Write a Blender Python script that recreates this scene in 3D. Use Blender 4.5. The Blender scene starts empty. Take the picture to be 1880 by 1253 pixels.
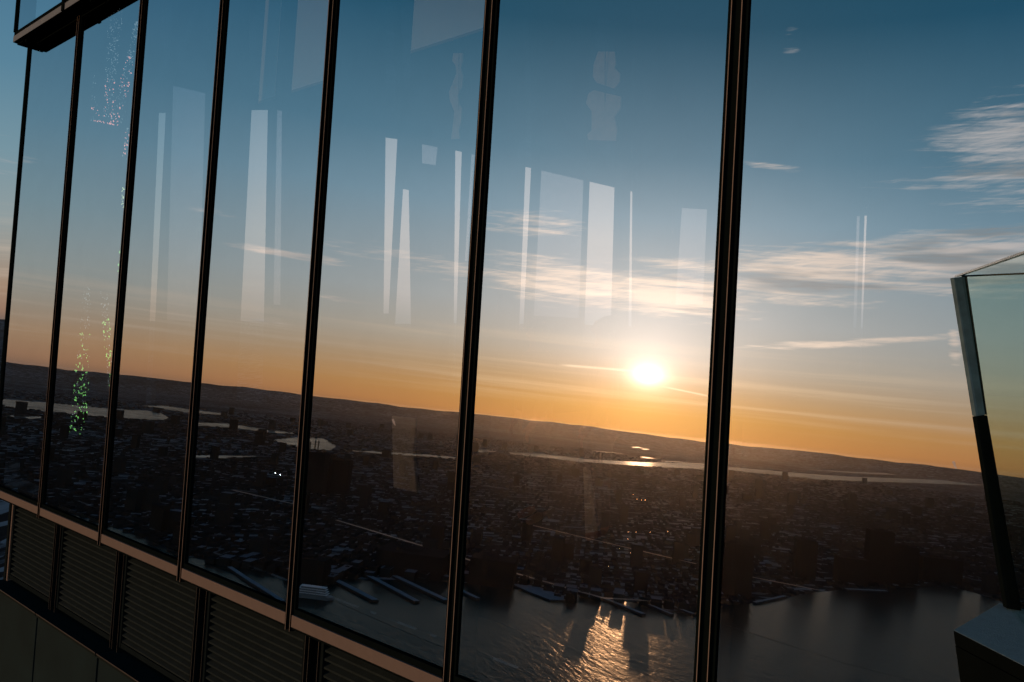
import bpy, bmesh, math, random
import numpy as np
from mathutils import Vector, Matrix
from mathutils.geometry import tessellate_polygon
random.seed(7); rng = np.random.default_rng(11)
C = bpy.context.scene.collection
sc = bpy.context.scene
PI = math.pi
W0, H0 = 1880.0, 1253.0
ZC = 335.0                                   # height of the camera above the river
CAM = Vector((0, 0, ZC))
FPX, YAW, PITCH, ROLL, TAU = 1498.69, 0.722256, -0.0212714, 0.0105292, 0.0760121
DF = 3.215                                   # distance from the camera to the glass plane

# ------------------------------------------------------------------ camera
cf = Vector((-math.sin(YAW)*math.cos(PITCH), math.cos(YAW)*math.cos(PITCH), math.sin(PITCH)))
cr0 = Vector((math.cos(YAW), math.sin(YAW), 0)); cu0 = cr0.cross(cf)
cr = cr0*math.cos(ROLL) + cu0*math.sin(ROLL); cu = -cr0*math.sin(ROLL) + cu0*math.cos(ROLL)
cd = bpy.data.cameras.new('camera'); cam = bpy.data.objects.new('camera', cd); C.objects.link(cam)
cam.matrix_world = Matrix(((cr.x, cu.x, -cf.x, 0), (cr.y, cu.y, -cf.y, 0), (cr.z, cu.z, -cf.z, ZC), (0, 0, 0, 1)))
cd.sensor_width = 36; cd.lens = FPX/W0*36; cd.clip_start = 0.02; cd.clip_end = 200000
sc.camera = cam

# ------------------------------------------------------------------ sun and sky
SUN_AZ, SUN_EL = math.radians(-31.82), math.radians(3.95)
SUNV = Vector((math.sin(SUN_AZ)*math.cos(SUN_EL), -math.cos(SUN_AZ)*math.cos(SUN_EL), math.sin(SUN_EL)))
sl = bpy.data.lights.new('sun', 'SUN'); sl.energy = 2.0; sl.angle = math.radians(0.53); sl.color = (1.0, 0.52, 0.25)
so = bpy.data.objects.new('sun', sl); C.objects.link(so)
so.rotation_euler = SUNV.to_track_quat('Z', 'Y').to_euler(); so.location = (0, 0, ZC+50)

class NT:
    """small helper for node trees"""
    def __init__(s, tree): s.t = tree; s.t.nodes.clear()
    def n(s, typ, **kw):
        nd = s.t.nodes.new(typ)
        for k, v in kw.items(): setattr(nd, k, v)
        return nd
    def put(s, sock, v):
        if isinstance(v, bpy.types.NodeSocket): s.t.links.new(v, sock)
        elif v is not None: sock.default_value = v
    def m(s, op, a, b=None, c=None, clamp=False):
        nd = s.n('ShaderNodeMath', operation=op); nd.use_clamp = clamp
        s.put(nd.inputs[0], a)
        if b is not None: s.put(nd.inputs[1], b)
        if c is not None: s.put(nd.inputs[2], c)
        return nd.outputs[0]
    def mix(s, f, a, b, blend='MIX'):
        nd = s.n('ShaderNodeMix', data_type='RGBA', blend_type=blend)
        s.put(nd.inputs[0], f); s.put(nd.inputs[6], a); s.put(nd.inputs[7], b)
        return nd.outputs[2]
    def ramp(s, f, stops, mode='LINEAR'):
        nd = s.n('ShaderNodeValToRGB'); nd.color_ramp.interpolation = mode
        e = nd.color_ramp.elements
        while len(e) < len(stops): e.new(0.5)
        for k, (p, c) in enumerate(stops):
            e[k].position = p; e[k].color = (*c, 1) if len(c) == 3 else c
        s.put(nd.inputs[0], f); return nd.outputs[0]
    def sstep(s, x, a, b):
        nd = s.n('ShaderNodeMapRange', interpolation_type='SMOOTHSTEP')
        s.put(nd.inputs[0], x); nd.inputs[1].default_value = a; nd.inputs[2].default_value = b
        return nd.outputs[0]
    def noise(s, vec, scale, detail=4, rough=.55, dist=0.0):
        nd = s.n('ShaderNodeTexNoise'); s.put(nd.inputs['Vector'], vec)
        nd.inputs['Scale'].default_value = scale; nd.inputs['Detail'].default_value = detail
        nd.inputs['Roughness'].default_value = rough; nd.inputs['Distortion'].default_value = dist
        return nd.outputs[0]
    def xyz(s, x, y, z):
        nd = s.n('ShaderNodeCombineXYZ'); s.put(nd.inputs[0], x); s.put(nd.inputs[1], y); s.put(nd.inputs[2], z)
        return nd.outputs[0]
    def sep(s, v):
        nd = s.n('ShaderNodeSeparateXYZ'); s.put(nd.inputs[0], v); return nd.outputs

world = bpy.data.worlds.new('World'); sc.world = world; world.use_nodes = True
w = NT(world.node_tree)
gen = w.n('ShaderNodeTexCoord').outputs['Generated']
nrm = w.n('ShaderNodeVectorMath', operation='NORMALIZE'); w.put(nrm.inputs[0], gen)
dx, dy, dz = w.sep(nrm.outputs[0])
el = w.m('MULTIPLY', w.m('ARCSINE', dz), 180/PI)
az = w.m('MULTIPLY', w.m('ARCTAN2', dx, w.m('MULTIPLY', dy, -1.0)), 180/PI)       # 0 looks away from the facade, negative to the left
dot = w.n('ShaderNodeVectorMath', operation='DOT_PRODUCT'); w.put(dot.inputs[0], nrm.outputs[0]); dot.inputs[1].default_value = SUNV
ang = w.m('MULTIPLY', w.m('ARCCOSINE', w.m('MINIMUM', dot.outputs['Value'], 0.999999)), 180/PI)
def E(e): return (e+5)/65.0                      # ramp coordinate of an elevation in degrees
ec = w.m('DIVIDE', w.m('ADD', el, 5.0), 65.0, clamp=True)
near = w.ramp(ec, [(0, (.12, .07, .05)), (E(-.5), (.33, .155, .075)), (E(.3), (.60, .25, .085)), (E(1.5), (.62, .305, .10)), (E(3.2), (.56, .37, .21)),
                   (E(5), (.53, .45, .36)), (E(8), (.46, .49, .50)), (E(14.6), (.235, .40, .52)), (E(18.7), (.10, .26, .38)),
                   (E(27), (.003, .10, .185)), (E(45), (.003, .055, .12)), (1, (.003, .04, .10))])
far = w.ramp(ec, [(0, (.03, .04, .06)), (E(-.5), (.10, .09, .09)), (E(.5), (.30, .18, .125)), (E(2), (.36, .245, .17)), (E(4), (.32, .30, .265)),
                  (E(6), (.27, .325, .335)), (E(10), (.175, .29, .35)), (E(15), (.095, .22, .315)), (E(27), (.02, .11, .22)),
                  (E(45), (.01, .065, .16)), (1, (.008, .05, .14))])
# horizontal distance from the sun decides how warm and bright the low sky is
hd = w.n('ShaderNodeVectorMath', operation='DOT_PRODUCT')
hn = w.n('ShaderNodeVectorMath', operation='NORMALIZE'); w.put(hn.inputs[0], w.xyz(dx, dy, 0.0)); w.put(hd.inputs[0], hn.outputs[0])
hd.inputs[1].default_value = Vector((SUNV.x, SUNV.y, 0)).normalized()
haz = w.m('MULTIPLY', w.m('ARCCOSINE', w.m('MINIMUM', hd.outputs['Value'], 0.999999)), 180/PI)
fnear = w.sstep(haz, 52.0, 8.0)
# the side away from the sun: dim blue below, a pink belt above, brightened to light the interior window strips
anti = w.ramp(ec, [(0, (.03, .045, .065)), (E(0), (.10, .13, .17)), (E(2), (.50, .38, .34)), (E(6), (.85, .66, .55)), (E(12), (.70, .64, .62)), (E(20), (.26, .38, .50)), (E(35), (.05, .14, .26)), (1, (.006, .05, .12))])
far = w.mix(w.sstep(haz, 76.0, 100.0), far, anti)
sky = w.mix(fnear, far, near)
# cirrus streaks: soft patches placed by direction, broken up by stretched noise
tilt = w.m('MULTIPLY', az, 0.02)
cv = w.xyz(w.m('MULTIPLY', az, .045), w.m('MULTIPLY', w.m('ADD', el, tilt), .95), 3.7)
n1 = w.noise(cv, 1.9, 8, .66, .5)
n2 = w.noise(w.xyz(w.m('MULTIPLY', az, .22), w.m('MULTIPLY', w.m('ADD', el, w.m('MULTIPLY', az, -.14)), 1.9), 9.1), 1.5, 6, .65, .5)
nn = w.m('ADD', w.m('MULTIPLY', n1, .62), w.m('MULTIPLY', n2, .38))
PATCH = [  # az, el, half width az, half width el, slope, strength
    (-41.0, 13.7, 5.2, 1.2, .02, .80), (-45, 9.9, 14.0, 1.2, -.03, .62), (-36.5, 9.8, 10.5, 2.2, -.05, 1.1), (-30.5, 9.6, 7.5, 2.3, -.05, 1.3),
    (-27.0, 11.6, 9.0, 1.6, .04, .8), (-21.5, 11.6, 10.0, 2.6, .05, 1.25), (-12, 12.6, 9.5, 3.0, .07, 1.3), (-3, 12.8, 11, 2.8, .0, 1.1),
    (-10.0, 19.0, 7.0, 4.4, .05, 1.0), (-4, 18.5, 8.0, 3.6, 0, 1.0), (-16.0, 17.2, 3.6, .8, .0, .60),
    (-19.0, 7.2, 8.5, .40, .12, 1.15), (-13.0, 7.3, .55, 1.5, -.9, 1.0), (-9, 15.6, 5, .7, 0, .45),
    (-57.5, 9.25, 5, .50, .0, .80), (-53.2, 6.8, 3.0, .36, .0, .7), (-59.5, 4.6, 4.0, .40, 0, .7), (-63, 11.2, 2.6, .35, 0, .55),
    (-24.2, 26.2, .8, 1.5, 0, .45), (-24.6, 18.4, 2.6, .35, -.12, .6), (-31, 11.6, 3, .6, 0, .35), (-28.4, 8.1, 2.4, .35, 0, .55),
    (-75, 12.0, 2.5, .5, 0, .4), (20, 14, 14, 3.5, 0, .8), (-110, 9, 20, 2, 0, .4)]
msum = None
for a, e, wa, we, slp, st in PATCH:
    da = w.m('SUBTRACT', az, a)
    de = w.m('SUBTRACT', w.m('SUBTRACT', el, e), w.m('MULTIPLY', da, slp))
    u1 = w.m('DIVIDE', da, wa); u2 = w.m('DIVIDE', de, we)
    q = w.m('ADD', w.m('MULTIPLY', u1, u1), w.m('MULTIPLY', u2, u2))
    k = w.m('MULTIPLY', w.m('MAXIMUM', w.m('SUBTRACT', 1.0, q), 0.0), st)
    msum = k if msum is None else w.m('MAXIMUM', msum, k)
dens = w.sstep(w.m('ADD', nn, w.m('MULTIPLY', msum, .25)), .585, .86)
dens = w.m('MULTIPLY', dens, w.sstep(msum, 0.0, .3))
# thin horizontal veils low over the horizon and two contrails by the sun
veil = w.noise(w.xyz(w.m('MULTIPLY', az, .022), w.m('MULTIPLY', el, .95), 1.3), 1.5, 5, .6, .2)
veil = w.m('MULTIPLY', w.m('MULTIPLY', w.sstep(veil, .44, .70), w.sstep(el, 7.5, 4.0)), w.sstep(el, .8, 2.2))
def line(a0, e0, a1, e1, wd):
    s_ = (e1-e0)/(a1-a0)
    dd = w.m('ABSOLUTE', w.m('SUBTRACT', w.m('SUBTRACT', el, e0), w.m('MULTIPLY', w.m('SUBTRACT', az, a0), s_)))
    k = w.sstep(dd, wd, 0.0)
    return w.m('MULTIPLY', w.m('MULTIPLY', k, w.sstep(az, a0, a0+1.2)), w.sstep(az, a1, a1-1.2))
trail = w.m('MAXIMUM', line(-38.2, 4.05, -32.6, 4.15, .13), line(-31.0, 3.3, -27.2, 2.9, .10))
warm = w.sstep(ang, 26.0, 3.0)
cold = w.mix(w.sstep(el, 6.0, 16.0), (.82, .66, .57, 1), (.70, .66, .66, 1))
ccol = w.mix(warm, cold, (1.35, 1.03, .80, 1))
shade = w.noise(w.xyz(w.m('MULTIPLY', az, .06), w.m('MULTIPLY', el, .55), 21.0), 1.7, 3, .5, .2)
ccol = w.mix(w.m('MULTIPLY', w.sstep(shade, .46, .66), w.sstep(msum, .35, .8)), ccol, (.33, .34, .35, 1))
ccol = w.mix(w.sstep(haz, 30, 60), ccol, (.48, .44, .43, 1))
sky = w.mix(w.m('MULTIPLY', dens, .90), sky, ccol)
sky = w.mix(w.m('MULTIPLY', veil, .34), sky, w.mix(warm, (.62, .50, .40, 1), (1.2, .85, .52, 1)))
sky = w.mix(w.m('MULTIPLY', trail, .6), sky, (1.5, 1.1, .75, 1))
# aureole of the low sun seen through thin cloud
def gl(amp, wd, hz=1.0):
    return w.m('MULTIPLY', w.m('EXPONENT', w.m('DIVIDE', ang, -wd)), amp)
da_ = w.m('SUBTRACT', az, math.degrees(SUN_AZ)); de_ = w.m('SUBTRACT', el, math.degrees(SUN_EL))
flat = w.m('SQRT', w.m('ADD', w.m('MULTIPLY', w.m('MULTIPLY', da_, da_), .8), w.m('MULTIPLY', w.m('MULTIPLY', de_, de_), 1.9)))
core = w.m('MULTIPLY', w.m('EXPONENT', w.m('DIVIDE', flat, -.50)), 5.0)
def colscale(col, val):
    nd = w.n('ShaderNodeVectorMath', operation='SCALE'); nd.inputs[0].default_value = col; w.put(nd.inputs['Scale'], val); return nd.outputs[0]
def add(a, b):
    nd = w.n('ShaderNodeVectorMath', operation='ADD'); w.put(nd.inputs[0], a); w.put(nd.inputs[1], b); return nd.outputs[0]
sky = add(sky, colscale((1.0, .90, .76), w.m('MULTIPLY', core, w.sstep(el, -.5, 1.5))))
gcol = w.mix(w.sstep(el, 1.0, 6.5), (1.0, .48, .13, 1), (1.0, .80, .68, 1))
def glc(val):
    nd = w.n('ShaderNodeVectorMath', operation='SCALE'); w.put(nd.inputs[0], gcol); w.put(nd.inputs['Scale'], val); return nd.outputs[0]
sky = add(sky, glc(gl(1.15, 4.0)))
sky = add(sky, glc(gl(.52, 8.5)))
nis = w.n('ShaderNodeTexSky', sky_type='NISHITA'); nis.sun_disc = False; nis.sun_elevation = SUN_EL
nis.sun_rotation = math.atan2(SUNV.x, SUNV.y); nis.altitude = 335
bg0 = w.n('ShaderNodeBackground'); w.put(bg0.inputs[0], nis.outputs[0]); bg0.inputs[1].default_value = 0.003
bg1 = w.n('ShaderNodeBackground'); w.put(bg1.inputs[0], sky); bg1.inputs[1].default_value = 1.0
ads = w.n('ShaderNodeAddShader'); w.put(ads.inputs[0], bg0.outputs[0]); w.put(ads.inputs[1], bg1.outputs[0])
wo = w.n('ShaderNodeOutputWorld'); w.put(wo.inputs[0], ads.outputs[0])

sc.view_settings.view_transform = 'Standard'; sc.view_settings.look = 'None'
sc.view_settings.exposure = 0.0; sc.view_settings.gamma = 1.0; sc.view_settings.use_curve_mapping = False
sc.cycles.caustics_reflective = False; sc.cycles.caustics_refractive = False
sc.cycles.sample_clamp_indirect = 6.0; sc.cycles.max_bounces = 10; sc.cycles.glossy_bounces = 5
sc.cycles.transparent_max_bounces = 16; sc.cycles.diffuse_bounces = 2; sc.cycles.volume_bounces = 0
sc.cycles.use_denoising = True

# ------------------------------------------------------------------ geometry of the facade
FN = Vector((0, -math.cos(TAU), math.sin(TAU)))          # normal, towards the camera
FM = Vector((0, math.sin(TAU), math.cos(TAU)))           # up along the leaning glass
FO = CAM - FN*DF
A0, MOD = -10.638, 1.5
NM = 9                                                    # glass bays
def F(a, v, o=0.0): return FO + Vector((a, 0, 0)) + FM*v + FN*o
V_RAIL, V_SILL, V_HEAD = -1.690, -2.781, 3.428
P_UP = 0.172
def ray(px, py):
    d = cr*((px-W0/2)/FPX) - cu*((py-H0/2)/FPX) + cf; return d.normalized()
def seen_ground(px, py, z=0.0):
    """point of the landscape that the glass mirrors at this place"""
    d = ray(px, py); t = (FO-CAM).dot(FN)/d.dot(FN); P = CAM + d*t
    d2 = d - FN*(2*d.dot(FN))
    s = (z-P.z)/d2.z
    q = P + d2*s; return Vector((q.x, q.y, z))
def at_x(px, py, x): d = ray(px, py); return CAM + d*(x/d.x)
def at_z(px, py, z): d = ray(px, py); return CAM + d*((z-ZC)/d.z)
def at_off(px, py, off):
    d = ray(px, py); return CAM + d*((FO+FN*off-CAM).dot(FN)/d.dot(FN))
def on_plane(px, py, P0, N):
    d = ray(px, py); return CAM + d*((P0-CAM).dot(N)/d.dot(N))

# ------------------------------------------------------------------ materials
def principled(name, col, rough=.5, metal=0.0, var=.15, scale=6.0, bump=0.0, bscale=40, spec=None, extra=None):
    mt = bpy.data.materials.new(name); mt.use_nodes = True; t = NT(mt.node_tree)
    co = t.n('ShaderNodeTexCoord').outputs['Object']
    nz = t.noise(co, scale, 5, .6)
    k = t.m('MULTIPLY_ADD', t.m('SUBTRACT', nz, .5), var*2.5, 1.0)
    vm = t.n('ShaderNodeVectorMath', operation='SCALE'); vm.inputs[0].default_value = col; t.put(vm.inputs['Scale'], k)
    b = t.n('ShaderNodeBsdfPrincipled'); t.put(b.inputs['Base Color'], vm.outputs[0])
    t.put(b.inputs['Roughness'], t.m('MULTIPLY_ADD', t.m('SUBTRACT', nz, .5), .25, rough, clamp=True))
    b.inputs['Metallic'].default_value = metal
    if spec is not None: b.inputs['Specular IOR Level'].default_value = spec
    if bump:
        bp = t.n('ShaderNodeBump'); bp.inputs['Strength'].default_value = bump; bp.inputs['Distance'].default_value = .01
        t.put(bp.inputs['Height'], t.noise(co, bscale, 4)); t.put(b.inputs['Normal'], bp.outputs[0])
    o = t.n('ShaderNodeOutputMaterial'); t.put(o.inputs[0], b.outputs[0])
    return mt
def mat_tree(name):
    mt = bpy.data.materials.new(name); mt.use_nodes = True; return mt, NT(mt.node_tree)
def out(t, sh, vol=None):
    o = t.n('ShaderNodeOutputMaterial'); t.put(o.inputs[0], sh)

M_black = principled('black_anodised', (.0035, .0060, .0060), .8, 0.0, .3, 9, spec=0)
M_fin = principled('pale_fin_edge', (.20, .165, .135), .6, .0, .25, 7, spec=.1)
M_edge = principled('dull_metal_edge', (.045, .042, .037), .6, .0, .25, 7, spec=.1)
M_rail = principled('brushed_bronze_aluminium', (.125, .104, .090), .7, .0, .12, 14, .05, 220, spec=.05)
M_fascia = principled('grey_aluminium', (.13, .16, .175), .6, .0, .1, 8, spec=.1)
M_slat = principled('dark_slat_metal', (.0175, .0250, .0250), .8, .0, .25, 10, spec=0)
M_post = principled('dark_post_metal', (.007, .011, .012), .7, .0, .3, 8, spec=0)
M_spand = principled('brown_spandrel_metal', (.0095, .0200, .0215), .7, .0, .4, 1.6, spec=.02)
M_sillmetal = principled('sill_metal', (.012, .017, .016), .7, .0, .2, 5, spec=.0)
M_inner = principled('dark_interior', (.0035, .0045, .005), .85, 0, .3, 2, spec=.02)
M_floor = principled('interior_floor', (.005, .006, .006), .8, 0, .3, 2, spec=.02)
M_blind = principled('pale_blind_fabric', (.62, .80, .90), .85, 0, .04, 30)
M_board = principled('dull_pale_board', (.30, .33, .32), .8, 0, .5, 5, spec=.05)
M_white = principled('pale_board', (.52, .46, .40), .7, 0, .15, 6)

def m_glass_coat():
    mt, t = mat_tree('coated_mirror_glass')
    lw = t.n('ShaderNodeLayerWeight'); lw.inputs[0].default_value = .5
    f = t.m('POWER', lw.outputs['Facing'], 2.6)
    co = t.n('ShaderNodeTexCoord').outputs['Object']
    R = t.m('MULTIPLY_ADD', f, .30, .63)
    R = t.m('ADD', R, t.m('MULTIPLY', t.m('SUBTRACT', t.noise(co, 3.0, 6, .7, .5), .5), .07), clamp=True)
    wav = t.noise(co, .9, 2, .4)
    bp = t.n('ShaderNodeBump'); bp.inputs['Strength'].default_value = .05; bp.inputs['Distance'].default_value = .006; t.put(bp.inputs['Height'], wav)
    g = t.n('ShaderNodeBsdfGlossy'); g.inputs['Roughness'].default_value = 0.0; g.inputs[0].default_value = (.98, 1.0, 1.0, 1)
    t.put(g.inputs['Normal'], bp.outputs[0])
    tr = t.n('ShaderNodeBsdfTransparent'); tr.inputs[0].default_value = (.88, .84, .80, 1)
    mx = t.n('ShaderNodeMixShader'); t.put(mx.inputs[0], R); t.put(mx.inputs[1], tr.outputs[0]); t.put(mx.inputs[2], g.outputs[0])
    out(t, mx.outputs[0]); return mt
def m_clear(name, tint, refl=0.0):
    mt, t = mat_tree(name)
    tr = t.n('ShaderNodeBsdfTransparent'); tr.inputs[0].default_value = (*tint, 1)
    g = t.n('ShaderNodeBsdfGlossy'); g.inputs['Roughness'].default_value = 0.02
    lw = t.n('ShaderNodeLayerWeight'); lw.inputs[0].default_value = .25
    mx = t.n('ShaderNodeMixShader'); t.put(mx.inputs[0], t.m('MULTIPLY', lw.outputs['Fresnel'], refl)); t.put(mx.inputs[1], tr.outputs[0]); t.put(mx.inputs[2], g.outputs[0])
    out(t, mx.outputs[0]); return mt
M_coat = m_glass_coat()
M_clear = m_clear('pane_inner_face', (.97, .98, .98))
M_bglass = m_clear('green_barrier_glass', (.885, .925, .90), .0)
M_tint = m_clear('grey_dimming_tint', (.60, .62, .66))
M_bedge = principled('polished_glass_edge', (.055, .115, .15), .35, 0, .6, 30, spec=.3)
M_bline = principled('dark_glass_rim', (.008, .018, .014), .2, 0, .1)
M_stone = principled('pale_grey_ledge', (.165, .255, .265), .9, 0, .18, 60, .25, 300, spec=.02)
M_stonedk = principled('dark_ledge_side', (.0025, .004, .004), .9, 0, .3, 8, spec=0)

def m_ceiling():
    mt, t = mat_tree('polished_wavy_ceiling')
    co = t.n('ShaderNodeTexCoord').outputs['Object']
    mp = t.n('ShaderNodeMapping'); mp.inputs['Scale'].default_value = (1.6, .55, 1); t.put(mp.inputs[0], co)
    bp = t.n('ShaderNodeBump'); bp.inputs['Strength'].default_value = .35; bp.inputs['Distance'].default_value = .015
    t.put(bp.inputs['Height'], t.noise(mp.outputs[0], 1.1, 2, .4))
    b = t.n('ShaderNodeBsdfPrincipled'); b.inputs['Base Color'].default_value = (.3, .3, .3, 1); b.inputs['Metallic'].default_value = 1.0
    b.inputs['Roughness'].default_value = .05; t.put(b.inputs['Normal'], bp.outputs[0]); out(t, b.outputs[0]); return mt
M_ceil = m_ceiling()

def m_land():
    mt, t = mat_tree('winter_city_ground')
    g = t.n('ShaderNodeNewGeometry').outputs['Position']
    big = t.noise(g, .00045, 5, .6)
    ln = seen_ground(1700, 1080) - seen_ground(300, 1010)
    mr = t.n('ShaderNodeMapping'); mr.inputs['Rotation'].default_value = (0, 0, -math.atan2(ln.y, ln.x)); t.put(mr.inputs[0], g)
    mp = t.n('ShaderNodeMapping'); mp.inputs['Scale'].default_value = (.55, 1.7, 1); t.put(mp.inputs[0], mr.outputs[0])
    blk = t.n('ShaderNodeTexVoronoi'); blk.feature = 'F1'; t.put(blk.inputs['Vector'], mp.outputs[0]); blk.inputs['Scale'].default_value = .026
    cellr = t.sep(blk.outputs['Color'])[0]
    fine = t.noise(mp.outputs[0], .012, 6, .75)
    thr = t.m('ADD', t.m('MULTIPLY', cellr, .55), t.m('MULTIPLY', fine, .55))
    thr = t.m('ADD', thr, t.m('MULTIPLY', t.m('SUBTRACT', big, .5), .7))
    fld = t.noise(mp.outputs[0], .0021, 5, .7, .6)
    fld = t.sstep(fld, .60, .72)
    thr = t.m('MAXIMUM', thr, t.m('MULTIPLY', fld, .76))
    sn = t.sstep(thr, .58, .80)
    base = t.mix(fine, (.006, .008, .008, 1), (.028, .027, .026, 1))
    col = t.mix(t.m('MULTIPLY', sn, .52), base, (.22, .29, .33, 1))
    b = t.n('ShaderNodeBsdfDiffuse'); t.put(b.inputs[0], col); out(t, b.outputs[0]); return mt
def m_water():
    mt, t = mat_tree('river_water')
    g = t.n('ShaderNodeNewGeometry').outputs['Position']
    mr = t.n('ShaderNodeMapping'); mr.inputs['Rotation'].default_value = (0, 0, 1.03); t.put(mr.inputs[0], g)
    mp = t.n('ShaderNodeMapping'); mp.inputs['Scale'].default_value = (1.7, .55, 1); t.put(mp.inputs[0], mr.outputs[0])
    h1 = t.noise(mp.outputs[0], .062, 4, .6, .3)
    h2 = t.noise(mp.outputs[0], .011, 3, .5, .6)
    bp = t.n('ShaderNodeBump'); bp.inputs['Strength'].default_value = .5; bp.inputs['Distance'].default_value = 2.4
    t.put(bp.inputs['Height'], t.m('ADD', h1, t.m('MULTIPLY', h2, 1.0)))
    gl_ = t.n('ShaderNodeBsdfGlossy'); gl_.inputs['Roughness'].default_value = .19; t.put(gl_.inputs['Normal'], bp.outputs[0])
    gl_.inputs[0].default_value = (1, .95, .88, 1)
    df = t.n('ShaderNodeBsdfDiffuse'); df.inputs[0].default_value = (.008, .013, .012, 1)
    fr = t.n('ShaderNodeFresnel'); fr.inputs[0].default_value = 1.33; t.put(fr.inputs['Normal'], bp.outputs[0])
    mx = t.n('ShaderNodeMixShader'); t.put(mx.inputs[0], t.m('MULTIPLY', fr.outputs[0], .25)); t.put(mx.inputs[1], df.outputs[0]); t.put(mx.inputs[2], gl_.outputs[0])
    out(t, mx.outputs[0]); return mt
M_land = m_land(); M_water = m_water()
M_farwater = m_clear('x', (1, 1, 1))
def m_farwater():
    mt, t = mat_tree('still_far_water')
    g = t.n('ShaderNodeNewGeometry').outputs['Position']
    gl_ = t.n('ShaderNodeBsdfGlossy'); gl_.inputs['Roughness'].default_value = .16
    t.put(gl_.inputs[0], t.ramp(t.noise(g, .004, 4, .6), [(.3, (.10, .11, .12)), (.7, (.36, .37, .38))]))
    out(t, gl_.outputs[0]); return mt
bpy.data.materials.remove(M_farwater); M_farwater = m_farwater()
M_bldA = principled('dark_brick', (.010, .011, .011), 1.0, 0, .4, .02, spec=0)
M_bldB = principled('dark_concrete', (.012, .015, .016), 1.0, 0, .4, .02, spec=0)
M_roofsnow = principled('snowy_roof', (.085, .105, .125), 1.0, 0, .3, .05, spec=0)
M_roofdark = principled('tar_roof', (.014, .015, .016), 1.0, 0, .3, .05, spec=0)
M_pier = principled('snow_dusted_pier', (.13, .17, .20), 1.0, 0, .35, .06, spec=0)
M_pierside = principled('pier_side', (.015, .016, .017), .9, 0, .3, .1, spec=.1)
M_ship = principled('ship_paint', (.30, .36, .40), .6, 0, .2, .1)
M_shipdk = principled('ship_hull', (.03, .06, .08), .5, 0, .2, .1)
M_tree = principled('bare_tree_crowns', (.02, .018, .015), .95, 0, .4, .05, spec=.05)

# ------------------------------------------------------------------ object helpers
def link(name, me, parent=None):
    o = bpy.data.objects.new(name, me); C.objects.link(o)
    if parent is not None: o.parent = parent; o.matrix_parent_inverse = parent.matrix_world.inverted()
    return o
def empty(name, loc):
    o = bpy.data.objects.new(name, None); C.objects.link(o); o.location = loc; o.matrix_world = Matrix.Translation(loc); return o
def tag(o, label=None, cat=None, group=None, kind=None):
    if label: o['label'] = label
    if cat: o['category'] = cat
    if group: o['group'] = group
    if kind: o['kind'] = kind
    return o
class MB:
    def __init__(s): s.v = []; s.f = []; s.mi = []
    def hexa(s, p, mi=0, mis=None):
        """p: 8 points, 0-3 one face, 4-7 the opposite"""
        b = len(s.v); s.v += [tuple(x) for x in p]
        fs = [(0, 3, 2, 1), (4, 5, 6, 7), (0, 1, 5, 4), (1, 2, 6, 5), (2, 3, 7, 6), (3, 0, 4, 7)]
        for k, f in enumerate(fs): s.f.append(tuple(b+i for i in f)); s.mi.append(mis[k] if mis else mi)
    def fbox(s, a0, a1, v0, v1, o0, o1, mi=0, mis=None):
        # order: back face first (o0), then the front face (o1)
        s.hexa([F(a0, v0, o0), F(a1, v0, o0), F(a1, v1, o0), F(a0, v1, o0), F(a0, v0, o1), F(a1, v0, o1), F(a1, v1, o1), F(a0, v1, o1)], mi, mis)
    def box(s, x0, x1, y0, y1, z0, z1, mi=0, mis=None):
        s.hexa([(x0, y0, z0), (x1, y0, z0), (x1, y1, z0), (x0, y1, z0), (x0, y0, z1), (x1, y0, z1), (x1, y1, z1), (x0, y1, z1)], mi, mis)
    def poly(s, pts, mi=0):
        b = len(s.v); s.v += [tuple(p) for p in pts]; s.f.append(tuple(range(b, b+len(pts)))); s.mi.append(mi)
    def prism(s, pts, dirv, mi=0, miside=None, micap=None):
        """closed prism: outline pts swept by dirv"""
        n = len(pts); b = len(s.v); s.v += [tuple(p) for p in pts] + [tuple(Vector(p)+dirv) for p in pts]
        s.f.append(tuple(range(b, b+n))); s.mi.append(mi)
        s.f.append(tuple(range(b+2*n-1, b+n-1, -1))); s.mi.append(mi if micap is None else micap)
        for i in range(n):
            j = (i+1) % n; s.f.append((b+i, b+n+i, b+n+j, b+j)); s.mi.append(mi if miside is None else miside)
    def build(s, name, mats, parent=None, origin=None, bevel=0.0, fix=True):
        me = bpy.data.meshes.new(name)
        og = Vector(origin) if origin is not None else (Vector((parent.parent or parent).matrix_world.translation) if parent is not None else sum((Vector(x) for x in s.v), Vector())/max(1, len(s.v)))
        me.from_pydata([tuple(Vector(x)-og) for x in s.v], [], s.f)
        for m_ in (mats if isinstance(mats, (list, tuple)) else [mats]): me.materials.append(m_)
        me.polygons.foreach_set('material_index', s.mi)
        if fix:
            bm = bmesh.new(); bm.from_mesh(me); bmesh.ops.recalc_face_normals(bm, faces=bm.faces); bm.to_mesh(me); bm.free()
        me.update()
        o = bpy.data.objects.new(name, me); C.objects.link(o)
        if parent is not None:
            o.parent = parent; o.matrix_parent_inverse = Matrix.Identity(4)
            o.location = og - Vector(parent.matrix_world.translation) if parent.parent is None else (0, 0, 0)
        else: o.location = og
        if bevel:
            md = o.modifiers.new('bevel', 'BEVEL'); md.width = bevel; md.segments = 2; md.limit_method = 'ANGLE'
        return o

# ------------------------------------------------------------------ the tower
tower = empty('glass_tower', F(A0, V_SILL-4.0, 0))
tag(tower, 'leaning glass tower facade mirroring the sunset, with dark mullions above slatted vents', 'building')
bpy.context.view_layer.update()
def A(i): return A0 + i*MOD
V_UPTOP = 7.4
V_LOW = -6.2
REC = -0.185
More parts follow.
